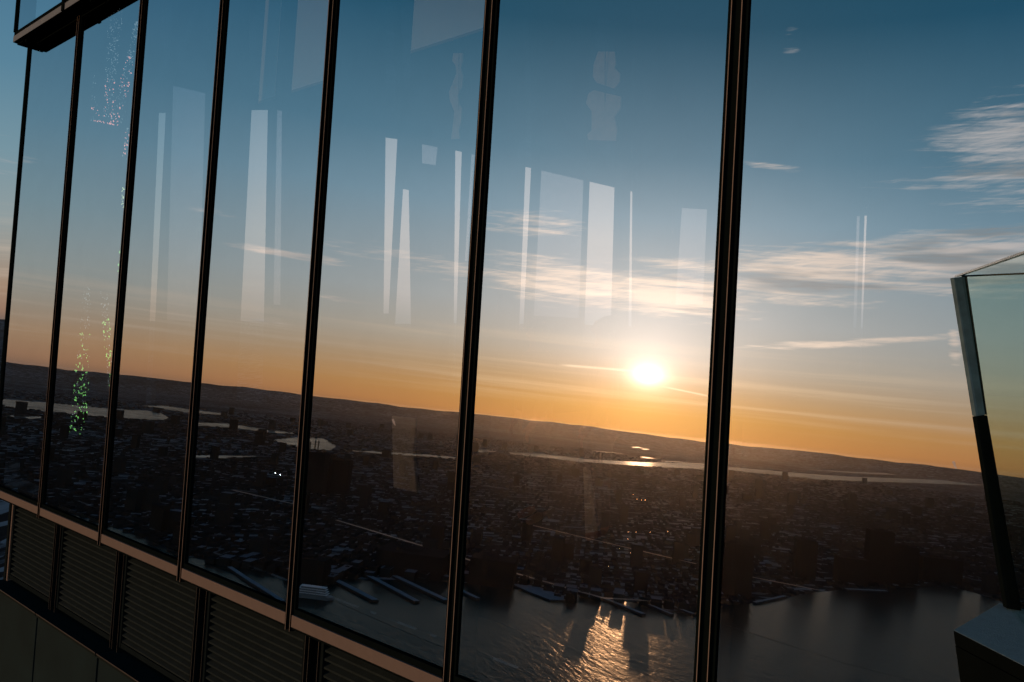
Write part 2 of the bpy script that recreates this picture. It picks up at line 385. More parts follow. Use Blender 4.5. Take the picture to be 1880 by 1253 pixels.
# glass bays with gasket frames
for i in range(NM):
    a0, a1 = A(i)+.035, A(i+1)-.035
    if i == 0: a0 = A(0)+.03
    fr = MB(); g = .022
    fr.fbox(a0-.008, a0+g*.6, V_RAIL, V_HEAD, -.05, .006); fr.fbox(a1-g*.6, a1+.008, V_RAIL, V_HEAD, -.05, .006)
    fr.fbox(a0+g*.6, a1-g*.6, V_RAIL, V_RAIL+.035, -.05, .012); fr.fbox(a0+g*.6, a1-g*.6, V_HEAD-.012, V_HEAD, -.05, .004)
    wf = fr.build('window_frame', M_black, tower)
    pn = MB(); pn.fbox(a0+g*.6, a1-g*.6, V_RAIL+.035, V_HEAD-.012, -.030, -.006, mis=[1, 0, 1, 1, 1, 1])
    ta, tv = random.uniform(-.0006, .0006), random.uniform(-.0008, .0008)      # panes never sit in quite the same plane
    for q_, sg, sv in ((4, -1, -1), (5, 1, -1), (6, 1, 1), (7, -1, 1)): pn.v[q_] = tuple(Vector(pn.v[q_]) + FN*(ta*sg+tv*sv))
    o = pn.build('glass_pane', [M_coat, M_clear], wf, fix=True)
# twin mullions: dark carrier with two fins whose thin front edges are coloured paler as sunlit
def mullion(i, v0, v1, off, first=False):
    mb = MB(); c = A(i)
    if first:
        mb.fbox(c-.025, c+.022, v0, v1, off-.10, off+.012)
    else:
        mb.fbox(c-.037, c+.037, v0, v1, off-.16, off+.006)
        for s in (-1, 1):
            x = c+s*.0245
            mb.fbox(x-.0035, x+.0035, v0, v1, off+.008, off+.022)
            mb.fbox(x-.0018, x+.0018, v0, v1, off+.0222, off+.0228, 1)
    return mb.build('mullion', [M_black, M_fin], tower)
for i in range(NM+1): mullion(i, V_RAIL-.115, V_HEAD, 0, i == 0)
# rail below the glass, one length per bay
for i in range(NM):
    a0, a1 = A(i)+(.036 if i else -.03), A(i+1)-.036
    mb = MB(); mb.fbox(a0, a1, V_RAIL-.084, V_RAIL-.006, -.20, .020)
    rl_ = mb.build('sill_rail', M_rail, tower, bevel=.002)
    mb = MB(); mb.fbox(a0, a1, V_RAIL-.100, V_RAIL-.0845, -.20, .012); mb.build('drip_edge', M_black, rl_)
# recessed vents under the rail
for i in range(NM):
    a0, a1 = A(i)+(.10 if i else .16), A(i+1)-.07
    v0, v1 = V_SILL+.05, V_RAIL-.13
    if i == 0:
        mb = MB(); mb.fbox(A0+.0, A0+.055, v0-.05, v1, REC-.3, REC+.0); mb.build('corner_post', M_post, tower)
        mb = MB(); mb.fbox(A0+.0555, A0+.095, v0-.05, v1, REC-.3, REC-.012); mb.build('corner_strip', M_rail, tower)
    fm = MB()
    fm.fbox(a0, a0+.03, v0, v1, REC-.08, REC+.0); fm.fbox(a1-.03, a1, v0, v1, REC-.08, REC+.0)
    fm.fbox(a0+.03, a1-.03, v0, v0+.045, REC-.08, REC-.004); fm.fbox(a0+.03, a1-.03, v1-.03, v1, REC-.08, REC-.004)
    lv = fm.build('vent_grille', M_post, tower)
    sb = MB(); n = 15; pit = (v1-v0-.075)/n
    for k in range(n):
        vb = v0+.045+pit*k
        # each slat slopes out and down, seen from above its sunlit top shows
        p = [F(a0+.03, vb+pit*.80, -.075+REC), F(a1-.03, vb+pit*.80, -.075+REC), F(a1-.03, vb+pit*.92, -.075+REC), F(a0+.03, vb+pit*.92, -.075+REC),
             F(a0+.03, vb+pit*.10, -.010+REC), F(a1-.03, vb+pit*.10, -.010+REC), F(a1-.03, vb+pit*.34, -.010+REC), F(a0+.03, vb+pit*.34, -.010+REC)]
        sb.hexa(p)
    sb.fbox(a0+.03, a1-.03, v0+.045, v1-.03, REC-.12, REC-.10, 1)
    sl_ = sb.build('slats', [M_slat, M_black], lv)
    if i:
        mb = MB(); c = A(i)
        mb.fbox(c-.068, c+.098, v0-.05, v1+.005, REC-.14, REC-.045)
        for x in (-.062, -.018, .090):
            mb.fbox(c+x-.004, c+x+.004, v0-.05, v1-.04*(x < 0), REC-.045, REC+.012)
            mb.fbox(c+x-.0018, c+x+.0018, v0-.05, v1-.04*(x < 0), REC+.0122, REC+.0128, 1)
        mb.build('vent_post', [M_post, M_edge], tower)
# ledge under the vents and the spandrel panels below it
for i in range(NM):
    mb = MB(); a0, a1 = A(i)+(.012 if i else 0), A(i+1)-.012
    mb.fbox(a0, a1, V_SILL-.03, V_SILL, REC-.1, -.030)
    mb.fbox(a0, a1, V_SILL-.007, V_SILL+.003, -.0299, -.026, 1)
    mb.build('vent_sill', [M_sillmetal, M_edge], tower)
    mb = MB(); mb.fbox(a0+.006, a1-.006, V_LOW, V_SILL-.045, -.12, -.050); mb.build('spandrel_panel', M_spand, tower, bevel=.004)
mb = MB(); mb.fbox(A0+.01, A(NM), V_LOW, V_RAIL-.13, REC-.5, REC-.15); mb.build('backing_wall', M_black, tower)
# projecting soffit, fascia and the glass storey above
mb = MB(); mb.fbox(A0-.0, A(NM), V_HEAD+.001, V_HEAD+.03, -.2, P_UP-.02); mb.build('soffit', M_black, tower)
for a in (A0+.24, A0+2.05, A0+3.55, A0+5.05):
    mb = MB(); mb.prism([F(a, V_HEAD, P_UP-.06), F(a+.05, V_HEAD, P_UP-.06), F(a+.025, V_HEAD-.045, P_UP-.06)], FN*.012); mb.build('bracket', M_black, tower)
mb = MB(); mb.fbox(A0-.0, A0+.19, V_HEAD-.012, V_HEAD, .0, P_UP-.045); mb.build('soffit_closer', M_black, tower)
for i in range(NM):
    a0, a1 = A(i)+.03 if i else A0, A(i+1)-.03
    mb = MB(); mb.fbox(a0, a1, V_HEAD+.004, V_HEAD+.072, P_UP-.004, P_UP+.0); mb.fbox(a0, a1, V_HEAD+.002, V_HEAD+.085, P_UP-.1, P_UP-.0045, 1); mb.build('fascia', [M_fascia, M_black], tower)
    mb = MB(); mb.fbox(a0, a1, V_HEAD+.086, V_HEAD+.12, P_UP-.1, P_UP-.006); uf = mb.build('upper_frame', M_black, tower)
    mb = MB(); mb.fbox(a0+.03, a1, V_HEAD+.12, V_UPTOP, P_UP-.04, P_UP-.015, mis=[1, 0, 1, 1, 1, 1]); mb.build('glass_pane', [M_coat, M_clear], uf)
for i in range(NM+1):
    mb = MB()
    if i == 0: mb.fbox(A0-.002, A0+.03, V_HEAD+.12, V_UPTOP, P_UP-.2, P_UP+.004)
    else: mb.fbox(A(i)-.03, A(i)+.03, V_HEAD-.0, V_UPTOP, P_UP-.11, P_UP+.012)
    mb.build('upper_mullion', M_black, tower)
# inside: floor, polished ceiling, and an outer wall with tall window openings
ZF, ZT = ZC-1.66, ZC+3.16
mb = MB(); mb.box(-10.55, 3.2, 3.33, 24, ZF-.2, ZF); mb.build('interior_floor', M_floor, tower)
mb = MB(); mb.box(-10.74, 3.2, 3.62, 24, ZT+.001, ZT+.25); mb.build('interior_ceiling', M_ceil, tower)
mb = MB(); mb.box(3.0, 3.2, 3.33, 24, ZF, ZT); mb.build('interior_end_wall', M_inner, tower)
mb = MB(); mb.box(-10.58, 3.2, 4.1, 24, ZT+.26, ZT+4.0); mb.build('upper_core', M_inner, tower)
SEG = [((-10.6, 3.72), (-10.6, 10.35)), ((-10.6, 10.35), (-9.62, 11.0)), ((-9.62, 11.0), (-8.95, 14.0)), ((-8.95, 14.0), (-7.0, 22.5)), ((-7.0, 22.5), (3.0, 24.0))]
HOLES = [  # window openings, each an outline in the photograph
    [(318, 142), (385, 152), (372, 640), (305, 640)],
    [(292, 205), (312, 205), (285, 742), (268, 742)],
    [(462, 200), (500, 200), (490, 740), (434, 735)],
    [(509, 190), (526, 184), (523, 560), (502, 560)],
    [(708, 250), (738, 254), (722, 576), (704, 576)],
    [(740, 345), (759, 348), (763, 600), (725, 600)],
    [(775, 262), (812, 268), (808, 305), (775, 300)],
    [(832, 266), (848, 266), (834, 728), (817, 728)],
    [(864, 267), (872, 267), (858, 480), (851, 480)],
    [(966, 267), (984, 267), (968, 606), (953, 606)],
    [(996, 274), (1080, 289), (1070, 585), (980, 580)],
    [(1084, 291), (1137, 301), (1128, 640), (1072, 628)],
    [(1158, 304), (1169, 305), (1167, 602), (1154, 602)],
    [(1238, 300), (1241, 300), (1236, 560), (1233, 560)],
    [(1252, 381), (1306, 384), (1298, 560), (1240, 560)],
    [(1574, 375), (1587, 375), (1580, 620), (1566, 620)],
    [(1588, 376), (1600, 377), (1585, 832), (1574, 832)]]
def seg_of(px):
    d = ray(px, 400); best = None
    for k, (p, q) in enumerate(SEG):
        # intersection of the view line with the wall segment in plan
        ex, ey = q[0]-p[0], q[1]-p[1]; det = d.x*(-ey)+ex*d.y
        if abs(det) < 1e-9: continue
        t = (p[0]*(-ey)+ex*p[1])/det; u = (d.x*p[1]-d.y*p[0])/det
        if t > 0 and -1e-6 <= u <= 1+1e-6: return k
    return 0
byseg = {k: [] for k in range(len(SEG))}
for h in HOLES: byseg[seg_of(sum(p[0] for p in h)/len(h))].append(h)
for k, (p, q) in enumerate(SEG):
    P0 = Vector((p[0], p[1], ZF)); D = Vector((q[0]-p[0], q[1]-p[1], 0)); L = D.length; D.normalize(); N = Vector((D.y, -D.x, 0))
    z1 = ZT - ZF
    loops = [[(-.50 if k == 0 else 0, 0), (L, 0), (L, z1), (-.14 if k == 0 else 0, z1)]]
    for h in byseg[k]:
        lp = []
        for (x, y) in h:
            P = on_plane(x, y, P0, N) - P0
            lp.append((min(max(P.dot(D), .03), L-.03), min(max(P.z, .03), z1-.02)))
        loops.append(lp[::-1])
    # drop openings that would overlap another
    keep = [loops[0]]
    for lp in loops[1:]:
        lo, hi = min(x for x, _ in lp), max(x for x, _ in lp)
        if hi-lo < .004: continue
        keep.append(lp)
    vecs = [[Vector((x, y, 0)) for x, y in lp] for lp in keep]
    tris = tessellate_polygon(vecs); flatv = [v for lp in vecs for v in lp]
    TH = -N*.12 if (P0+D*(L/2)-CAM).dot(N) < 0 else N*.12
    mb = MB()
    def wp(v, off): return P0 + D*v.x + Vector((0, 0, v.y)) + off
    mb.v = [tuple(wp(v, Vector())) for v in flatv] + [tuple(wp(v, TH)) for v in flatv]; nb = len(flatv)
    for t in tris: mb.f.append(tuple(t)); mb.mi.append(0); mb.f.append((t[2]+nb, t[1]+nb, t[0]+nb)); mb.mi.append(0)
    b = 0
    for lp in vecs:
        for j in range(len(lp)):
            j2 = (j+1) % len(lp); mb.f.append((b+j, b+j2, b+j2+nb, b+j+nb)); mb.mi.append(0)
        b += len(lp)
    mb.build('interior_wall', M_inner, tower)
    for h in byseg[k]:
        if h[0][0] in (318, 509, 996, 1252, 1574, 775, 864):     # tinted panes added to dim the sky in these openings
            q = [on_plane(x, y, P0, N) for x, y in h]; zc = [min(max(p_.z, ZF+.03), ZT-.02) for p_ in q]
            mb = MB(); mb.prism([Vector((p_.x, p_.y, z_))+TH*.4 for p_, z_ in zip(q, zc)], TH*.08); mb.build('dimming_pane', M_tint, tower)
# pale roller blinds half lowered just behind the glass
for (xa, xb, lab) in ((474, 504, 'narrow pale roller blind behind the fourth pane from the left'), (535, 603, 'wide pale roller blind beside the narrow one behind the fourth pane'),
                      (754, 893, 'widest pale roller blind, lowered at the top of the pane left of the sun')):
    def yb(x): return 195 - (x-462)*.3285
    P = [at_off(xa, yb(xa), -.35), at_off(xb, yb(xb), -.35)]
    a = [(p-FO).x for p in P]; v = [(p-FO).dot(FM) for p in P]
    r = empty('roller_blind', F((a[0]+a[1])/2, v[0], -.35)); tag(r, lab, 'blind'); bpy.context.view_layer.update()
    mb = MB(); mb.fbox(a[0], a[1], min(v)+.02, V_HEAD+.0-.32, -.353, -.35); mb.build('fabric', M_blind, r)
    mb = MB(); mb.fbox(a[0], a[1], min(v), min(v)+.02, -.357, -.346); mb.build('bottom_bar', M_fin, r, bevel=.003)
# pale boards standing inside, low down
def board(pts, off, name, lab, cat, mt=M_white):
    P = [at_off(x, y, off) for x, y in pts]
    mb = MB(); mb.prism(P, FN*-.03); o = mb.build(name, mt, None, bevel=.004); tag(o, lab, cat); return o

board([(719, 764), (763, 768), (758, 830), (765, 905), (722, 895)], -1.2, 'display_panel', 'pale narrow display panel standing inside, low in the pane left of the wide mullion', 'panel', M_board)
board([(1070, 858), (1080, 864), (1098, 975), (1074, 980)], -1.2, 'display_panel', 'slim pale wedge shaped panel standing inside, low behind the pane under the sun', 'panel', M_board)

# strands of small coloured lights hanging behind the third pane
def emis(name, col, st):
    mt, t = mat_tree(name); e = t.n('ShaderNodeEmission'); e.inputs[0].default_value = (*col, 1); e.inputs[1].default_value = st; out(t, e.outputs[0]); return mt
M_e = {'w': emis('faint_white_bead', (.55, .75, .85), .9), 'p': emis('pink_bead', (1, .42, .36), 2.2), 'o': emis('orange_bead', (1, .62, .35), 2.6),
       'g': emis('green_bead', (.30, .95, .25), 1.9), 'y': emis('pale_green_bead', (.75, 1, .55), 2.3)}
M_cord = principled('thin_cord', (.05, .05, .05), .6)
def octa(mb, P, r, mi, st=1.0):
    b = len(mb.v)
    for d in ((1, 0, 0), (-1, 0, 0), (0, 1, 0), (0, -1, 0), (0, 0, st), (0, 0, -st)): mb.v.append((P.x+d[0]*r, P.y+d[1]*r, P.z+d[2]*r))
    for f in ((0, 2, 4), (2, 1, 4), (1, 3, 4), (3, 0, 4), (2, 0, 5), (1, 2, 5), (3, 1, 5), (0, 3, 5)): mb.f.append(tuple(b+i for i in f)); mb.mi.append(mi)
def strand(x0, y0, x1, y1, w0, w1, cols, n, lab, bright=(0, 1)):
    """cols: list of (from, to, key) along the strand"""
    top = at_off(x0, y0, -.28)
    r = empty('light_strand', top); tag(r, lab, 'light strand', 'strands of tiny coloured lights behind the third pane'); bpy.context.view_layer.update()
    names = sorted(set(c[2] for c in cols)); mb = MB()
    for k in range(n):
        t = random.random(); key = [c[2] for c in cols if c[0] <= t <= c[1]]
        if not key: continue
        key = random.choice(key); wd = w0+(w1-w0)*t
        x = x0+(x1-x0)*t + random.uniform(-.5, .5)*wd; y = y0+(y1-y0)*t
        s = {'w': .0045, 'p': .0072, 'o': .0076, 'g': .0076, 'y': .0070}[key]*random.choice([.55, .7, .8, 1.2])
        octa(mb, at_off(x, y, -.28), s, names.index(key), random.uniform(1.0, 1.8))
    mb.build('bead_string', [M_e[k] for k in names], r, fix=False)['kind'] = 'stuff'
    cb = MB(); q = at_off(x1, y1, -.285); p = at_off(x0, y0, -.285); e = Vector((.0008, 0, 0)); cb.hexa([p-e, p+e, p+e+FN*-.002, p-e+FN*-.002, q-e, q+e, q+e+FN*-.002, q-e+FN*-.002])
    cb.build('cord', M_cord, r)
strand(162, 70, 172, 222, 8, 22, [(0, 1, 'w'), (.72, .95, 'p')], 110, 'leftmost upper strand of faint beads ending in pink specks')
strand(212, 32, 197, 215, 26, 16, [(0, 1, 'w'), (.3, 1, 'w'), (.62, 1, 'p')], 260, 'broad central upper strand of pale beads with pink lower end')
strand(252, 40, 214, 225, 8, 26, [(0, 1, 'w'), (.35, 1, 'p'), (.2, 1, 'w')], 230, 'slanting upper strand of pink beads against the right mullion')
strand(175, 222, 215, 230, 8, 8, [(0, 1, 'p')], 22, 'short sagging row of pink specks joining the upper strands')
strand(236, 232, 228, 292, 8, 10, [(0, 1, 'w'), (.1, .9, 'p')], 30, 'short strand of pink specks beside the right mullion')
strand(227, 342, 225, 385, 5, 5, [(0, 1, 'y')], 14, 'short strand of pale yellow specks beside the right mullion')
strand(143, 268, 136, 325, 6, 14, [(0, 1, 'p')], 20, 'short strand of reddish specks beside the left mullion')
strand(133, 440, 125, 505, 10, 10, [(0, 1, 'o')], 34, 'short strand of orange specks beside the left mullion')
strand(160, 528, 143, 800, 16, 34, [(0, .5, 'w'), (.3, 1, 'g'), (.5, 1, 'g'), (.5, 1, 'w')], 230, 'longest broad strand of bright green beads crossing the horizon')
strand(190, 532, 204, 712, 14, 12, [(0, 1, 'w'), (.3, 1, 'g')], 150, 'green bead strand ending by the right mullion at the horizon')
strand(138, 525, 107, 695, 12, 8, [(0, 1, 'w'), (.3, 1, 'y')], 70, 'thin strand of pale yellow-green beads by the left mullion')
strand(222, 450, 218, 500, 4, 4, [(0, 1, 'g')], 12, 'tiny strand of green specks beside the right mullion')

# ------------------------------------------------------------------ people standing inside
M_skin = principled('skin', (.16, .09, .065), .7, spec=.1); M_hair = principled('dark_hair', (.012, .010, .009), .6, 0, .3, 60)
M_coatd = principled('dark_winter_coat', (.018, .018, .022), .85, 0, .3, 20)
def skin_mesh(name, verts, edges, rad, mt, parent, sub=2):
    me = bpy.data.meshes.new(name); me.from_pydata(verts, edges, []); o = bpy.data.objects.new(name, me); C.objects.link(o)
    o.parent = parent
    md = o.modifiers.new('skin', 'SKIN'); md.use_smooth_shade = True
    for k, r in enumerate(rad): me.skin_vertices[0].data[k].radius = (r[0], r[1]) if isinstance(r, tuple) else (r, r)
    me.skin_vertices[0].data[0].use_root = True
    o.modifiers.new('sub', 'SUBSURF').levels = sub; o.modifiers['sub'].render_levels = sub
    me.materials.append(mt); return o
def person(loc, rz, h, lab):
    r = empty('person', loc); r.rotation_euler.z = rz; tag(r, lab, 'person'); k = h/1.75
    V = [(0, 0, .95), (0, 0, 1.12), (0, 0, 1.32), (0, .0, 1.45), (0, .01, 1.53), (0, .01, 1.62), (0, .01, 1.69)]
    Rr = [(.15, .11), (.14, .10), (.17, .11), (.12, .085), .05, (.072, .09), (.055, .07)]
    Ed = [(0, 1), (1, 2), (2, 3), (3, 4), (4, 5), (5, 6)]
    for s in (-1, 1):
        b = len(V); V += [(s*.10, 0, .90), (s*.105, .01, .50), (s*.11, -.02, .09), (s*.12, .13, .03)]; Rr += [.09, .058, .042, .034]
        Ed += [(0, b), (b, b+1), (b+1, b+2), (b+2, b+3)]
        b = len(V); V += [(s*.19, 0, 1.41), (s*.24, -.02, 1.14), (s*.22, .10, .90), (s*.215, .14, .84)]; Rr += [.055, .042, .032, (.03, .016)]
        Ed += [(3, b), (b, b+1), (b+1, b+2), (b+2, b+3)]
        for j, (fx, ln) in enumerate(((-.024, .062), (-.008, .074), (.008, .070), (.024, .056))):
            c = len(V); V += [(s*.215+fx, .155, .80), (s*.215+fx*1.1, .165, .80-ln*.6), (s*.215+fx*1.1, .155, .80-ln)]; Rr += [.009, .0085, .0075]
            Ed += [(b+3, c), (c, c+1), (c+1, c+2)]
        c = len(V); V += [(s*.215-s*.045, .165, .83), (s*.215-s*.055, .185, .79)]; Rr += [.010, .008]; Ed += [(b+3, c), (c, c+1)]
    # face: nose
    c = len(V); V += [(0, .105, 1.61)]; Rr += [.014]; Ed += [(5, c)]
    body = skin_mesh('body', [(x*k, y*k, z*k) for x, y, z in V], Ed, [tuple(a*k for a in q) if isinstance(q, tuple) else q*k for q in Rr], M_skin, r)
    cv_ = [(0, 0, .70), (0, 0, .95), (0, 0, 1.15), (0, 0, 1.33), (0, 0, 1.46)]; cr_ = [(.20, .15), (.18, .135), (.165, .125), (.19, .13), (.11, .09)]
    ce = [(0, 1), (1, 2), (2, 3), (3, 4)]
    for s in (-1, 1):
        b = len(cv_); cv_ += [(s*.19, 0, 1.42), (s*.245, -.02, 1.14), (s*.222, .09, .92)]; cr_ += [.075, .062, .05]; ce += [(3, b), (b, b+1), (b+1, b+2)]
    skin_mesh('coat', [(x*k, y*k, z*k) for x, y, z in cv_], ce, [tuple(a*k for a in q) if isinstance(q, tuple) else q*k for q in cr_], M_coatd, r)
    tv = [(0, 0, .93)]; tr = [.12]; te = []
    for s in (-1, 1):
        b = len(tv); tv += [(s*.10, 0, .86), (s*.107, .01, .5), (s*.112, -.01, .10)]; tr += [.10, .072, .058]; te += [(0, b), (b, b+1), (b+1, b+2)]
    skin_mesh('trousers', [(x*k, y*k, z*k) for x, y, z in tv], te, [q*k for q in tr], M_coatd, r)
    skin_mesh('hair', [(0, -.03*k, 1.56*k), (0, -.025*k, 1.65*k), (0, .0, 1.715*k)], [(0, 1), (1, 2)], [(.082*k, .07*k), (.095*k, .10*k), (.07*k, .08*k)], M_hair, r)
def stand(px, ytop, depth, rz, lab):
    d = ray(px, ytop); P = CAM + d*(depth/d.dot(cf)); h = P.z-ZF
    person((P.x, P.y, ZF), rz, h*.98, lab)
stand(1110, 563, 6.3, 2.2, 'person in dark coat standing inside, head outlined against the brightest tall window')
stand(988, 578, 6.8, 2.6, 'person in dark coat standing inside by the narrow window strip, right of the mullion')

# pale shapes added to draw the wavy reflections high in the panes
M_cutout = principled('pale_reflection_tone', (.44, .45, .47), .8, 0, .45, 9, spec=.1)
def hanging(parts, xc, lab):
    tp = at_off(xc, 93, -1.0); r = empty('reflection_cutout', tp); tag(r, lab, 'cutout'); bpy.context.view_layer.update()
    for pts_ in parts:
        mb = MB(); mb.prism([at_off(x, y, -1.0) for x, y in pts_], FN*-.012); mb.build('fabric', M_cutout, r)
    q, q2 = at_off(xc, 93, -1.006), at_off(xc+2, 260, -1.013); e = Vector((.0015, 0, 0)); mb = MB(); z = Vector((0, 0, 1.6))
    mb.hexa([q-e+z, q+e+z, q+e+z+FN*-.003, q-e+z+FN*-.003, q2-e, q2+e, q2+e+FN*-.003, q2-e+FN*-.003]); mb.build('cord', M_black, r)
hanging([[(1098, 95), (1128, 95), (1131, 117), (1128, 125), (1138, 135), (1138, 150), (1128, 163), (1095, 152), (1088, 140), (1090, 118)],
         [(1090, 166), (1140, 178), (1139, 200), (1128, 215), (1133, 240), (1130, 259), (1080, 257), (1078, 247), (1086, 240), (1086, 205), (1076, 190), (1080, 172)]], 1108, 'wide pale twisted banner drawing a wavy reflection, high in the pane above the sun')
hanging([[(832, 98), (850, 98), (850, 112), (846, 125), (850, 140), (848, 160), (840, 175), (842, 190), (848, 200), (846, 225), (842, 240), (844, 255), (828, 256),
          (830, 240), (834, 205), (826, 185), (824, 170), (832, 150), (838, 135), (836, 120), (830, 112)]], 840, 'narrow pale wavy banner drawing a reflection, left of the wide mullion')

# ------------------------------------------------------------------ glass barrier and ledge on the right, in front of the facade
ZL = ZC-.55
La, Lb = at_z(1750, 1157, ZL), at_z(1835, 1107, ZL); Lc, Ld = at_z(1880, 1223, ZL), at_z(1880, 1119, ZL)
ef = (Lc-La).normalized(); eb = (Ld-Lb).normalized()
d = ray(1763, 1253); low = CAM + d*(La.y/d.y)
lean = (low-La)/(La.z-low.z)
P1, P2_, P3, P4 = La, Lb, Lb+eb*.95, La+ef*1.15
top = [P1, P4, P3, P2_]
mb = MB(); cap = MB()
bot = [p + lean*1.9 for p in top]
b = 0; mb.v = [tuple(p+lean*.028) for p in top]+[tuple(p) for p in bot]
mb.f = [(0, 1, 2, 3), (7, 6, 5, 4), (0, 4, 5, 1), (1, 5, 6, 2), (2, 6, 7, 3), (3, 7, 4, 0)]; mb.mi = [0]*6
ledge = empty('parapet_ledge', (P1+P3)/2 + Vector((0, 0, -1.9))); tag(ledge, 'pale grey topped parapet ledge with dark sides at the lower right corner', 'ledge'); bpy.context.view_layer.update()
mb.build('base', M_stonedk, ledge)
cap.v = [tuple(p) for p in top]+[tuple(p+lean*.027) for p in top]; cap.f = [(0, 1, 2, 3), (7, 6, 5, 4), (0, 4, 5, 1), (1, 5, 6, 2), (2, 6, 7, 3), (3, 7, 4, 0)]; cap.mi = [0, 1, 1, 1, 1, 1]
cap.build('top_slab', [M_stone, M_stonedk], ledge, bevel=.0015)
def at_y(px, py, y): d = ray(px, py); return CAM + d*(y/d.y)
T = at_y(1757, 509, 1.78); zt = T.z
T1 = at_z(1880, 467, zt); T2 = at_z(1880, 504, zt)
B = at_z(1862, 1122, ZL)
eA = (T1-T).normalized(); eB = (T2-T).normalized()
bar = empty('glass_barrier', B); tag(bar, 'greenish glass corner barrier leaning left over the grey ledge at the right edge', 'glass barrier'); bpy.context.view_layer.update()
def panel(e, L, name):
    up = (T-B); nn_ = e.cross(up).normalized()*.006
    s0 = e*.012
    pts = [B+s0, B+e*L, T+e*L, T+s0]
    mb = MB(); mb.prism([p - nn_ for p in pts], nn_*2); o = mb.build(name, M_bglass, bar)
    mb = MB(); q = up.normalized()*.003; mb.hexa([T+s0-nn_, T+e*L-nn_, T+e*L+nn_, T+s0+nn_, T+s0-nn_+q, T+e*L-nn_+q, T+e*L+nn_+q, T+s0+nn_+q]); mb.build('rim', M_bline, bar)
panel(eA, .8, 'glass_panel'); panel(eB, .8, 'glass_panel')
def strip(pts_top, pts_bot, name, mt):
    # pixel pairs of the corner profile at the height of top and bottom, thickness goes back
    k = cf*.014
    a, b_ = [on_plane(x, y, T, (T-B).cross(cr).normalized()) for x, y in pts_top]
    c, d_ = [on_plane(x, y, T, (T-B).cross(cr).normalized()) for x, y in pts_bot]
    mb = MB(); mb.hexa([a, b_, d_, c, a+k, b_+k, d_+k, c+k]); return mb.build(name, mt, bar, bevel=.001)
strip([(1751, 510), (1771, 508)], [(1792, 765), (1809, 762)], 'polished_edge', M_bedge)
strip([(1772, 508), (1776, 508)], [(1810, 762), (1813, 762)], 'polished_edge', M_bline)
strip([(1792, 766), (1813, 763)], [(1849, 1118), (1876, 1122)], 'corner_channel', M_black)

# ------------------------------------------------------------------ landscape mirrored in the glass
R_FAR = 27300.0
ang_ = [2*PI*k/96 for k in range(96)]
mb = MB(); mb.poly([(R_FAR*math.cos(t), R_FAR*math.sin(t), 0) for t in ang_]); g = mb.build('ground', M_land, None, origin=(0, 0, 0), fix=False); tag(g, kind='structure')
# river: its far shore is read along the skyline of piers, its near shore lies below the tower
shore = [(190, 962), (270, 992), (330, 1018), (420, 1040), (500, 1052), (560, 1068), (600, 1077), (640, 1063), (700, 1064), (760, 1066), (860, 1070), (940, 1075),
         (990, 1082), (1040, 1104), (1052, 1105), (1058, 1094), (1110, 1100), (1180, 1108), (1240, 1124), (1290, 1128), (1330, 1112), (1390, 1108), (1440, 1098), (1500, 1088), (1560, 1084),
         (1640, 1082), (1740, 1078), (1790, 1090), (1830, 1104), (1880, 1120)]
SP = [seen_ground(x, y, 1.0) for x, y in shore]
lft = SP[0] + (SP[0]-SP[4]).normalized()*2600; rgt = SP[-1] + (SP[-1]-SP[-6]).normalized()*6000
rd = (rgt-lft).normalized(); inn = Vector((-rd.y, rd.x, 0))
if (CAM-SP[8]).dot(inn) < 0: inn = -inn
riv = [lft] + SP + [rgt, rgt+inn*1000, Vector((300, -420, 1)), Vector((-420, -330, 1)), lft+inn*500]
mb = MB(); mb.poly(riv); o = mb.build('river_water', M_water, None, origin=(0, 0, 0), fix=False); tag(o, kind='structure')
FARW = [[(5, 733), (100, 740), (200, 750), (270, 754), (292, 757), (310, 767), (300, 772), (210, 767), (100, 757), (5, 747)],
        [(262, 745), (300, 745), (345, 751), (390, 757), (440, 762), (400, 762), (330, 756)],
        [(360, 776), (420, 778), (500, 790), (562, 798), (500, 795), (430, 786), (365, 782)],
        [(505, 808), (525, 805), (560, 803), (600, 806), (620, 820), (610, 827), (560, 824), (520, 815)],
        [(620, 826), (700, 833), (800, 840), (850, 844), (850, 841), (800, 836), (700, 829)],
        [(864, 825), (900, 826), (918, 830), (880, 830)],
        [(935, 830), (1000, 834), (1080, 843), (1180, 848), (1290, 850), (1335, 858), (1450, 868), (1560, 876), (1700, 881), (1880, 888), (1880, 895), (1740, 890),
         (1600, 885), (1500, 881), (1430, 873), (1335, 864), (1230, 858), (1150, 853), (1060, 847), (940, 833)],
        [(1470, 862), (1600, 868), (1760, 876), (1830, 883), (1700, 876), (1560, 869)],
        [(1162, 820), (1176, 820), (1183, 821.5), (1168, 821.5)], [(1178, 823), (1190, 823.6), (1196, 825), (1184, 824.6)], [(1070, 815), (1085, 817), (1088, 818), (1074, 816.5)], [(1176, 838), (1192, 838.5), (1210, 842), (1190, 841)], [(1085, 826), (1130, 830), (1150, 833), (1100, 829)], [(1210, 845), (1250, 846), (1262, 849), (1225, 848)],
        [(20, 763), (100, 766), (60, 769), (5, 766)], [(340, 836), (480, 838), (420, 842), (340, 840)]]
for k, pl in enumerate(FARW):
    mb = MB(); mb.poly([seen_ground(x, y, 2.0) for x, y in pl]); o = mb.build('inland_water', M_farwater, None, origin=(0, 0, 0), fix=False); tag(o, kind='structure')
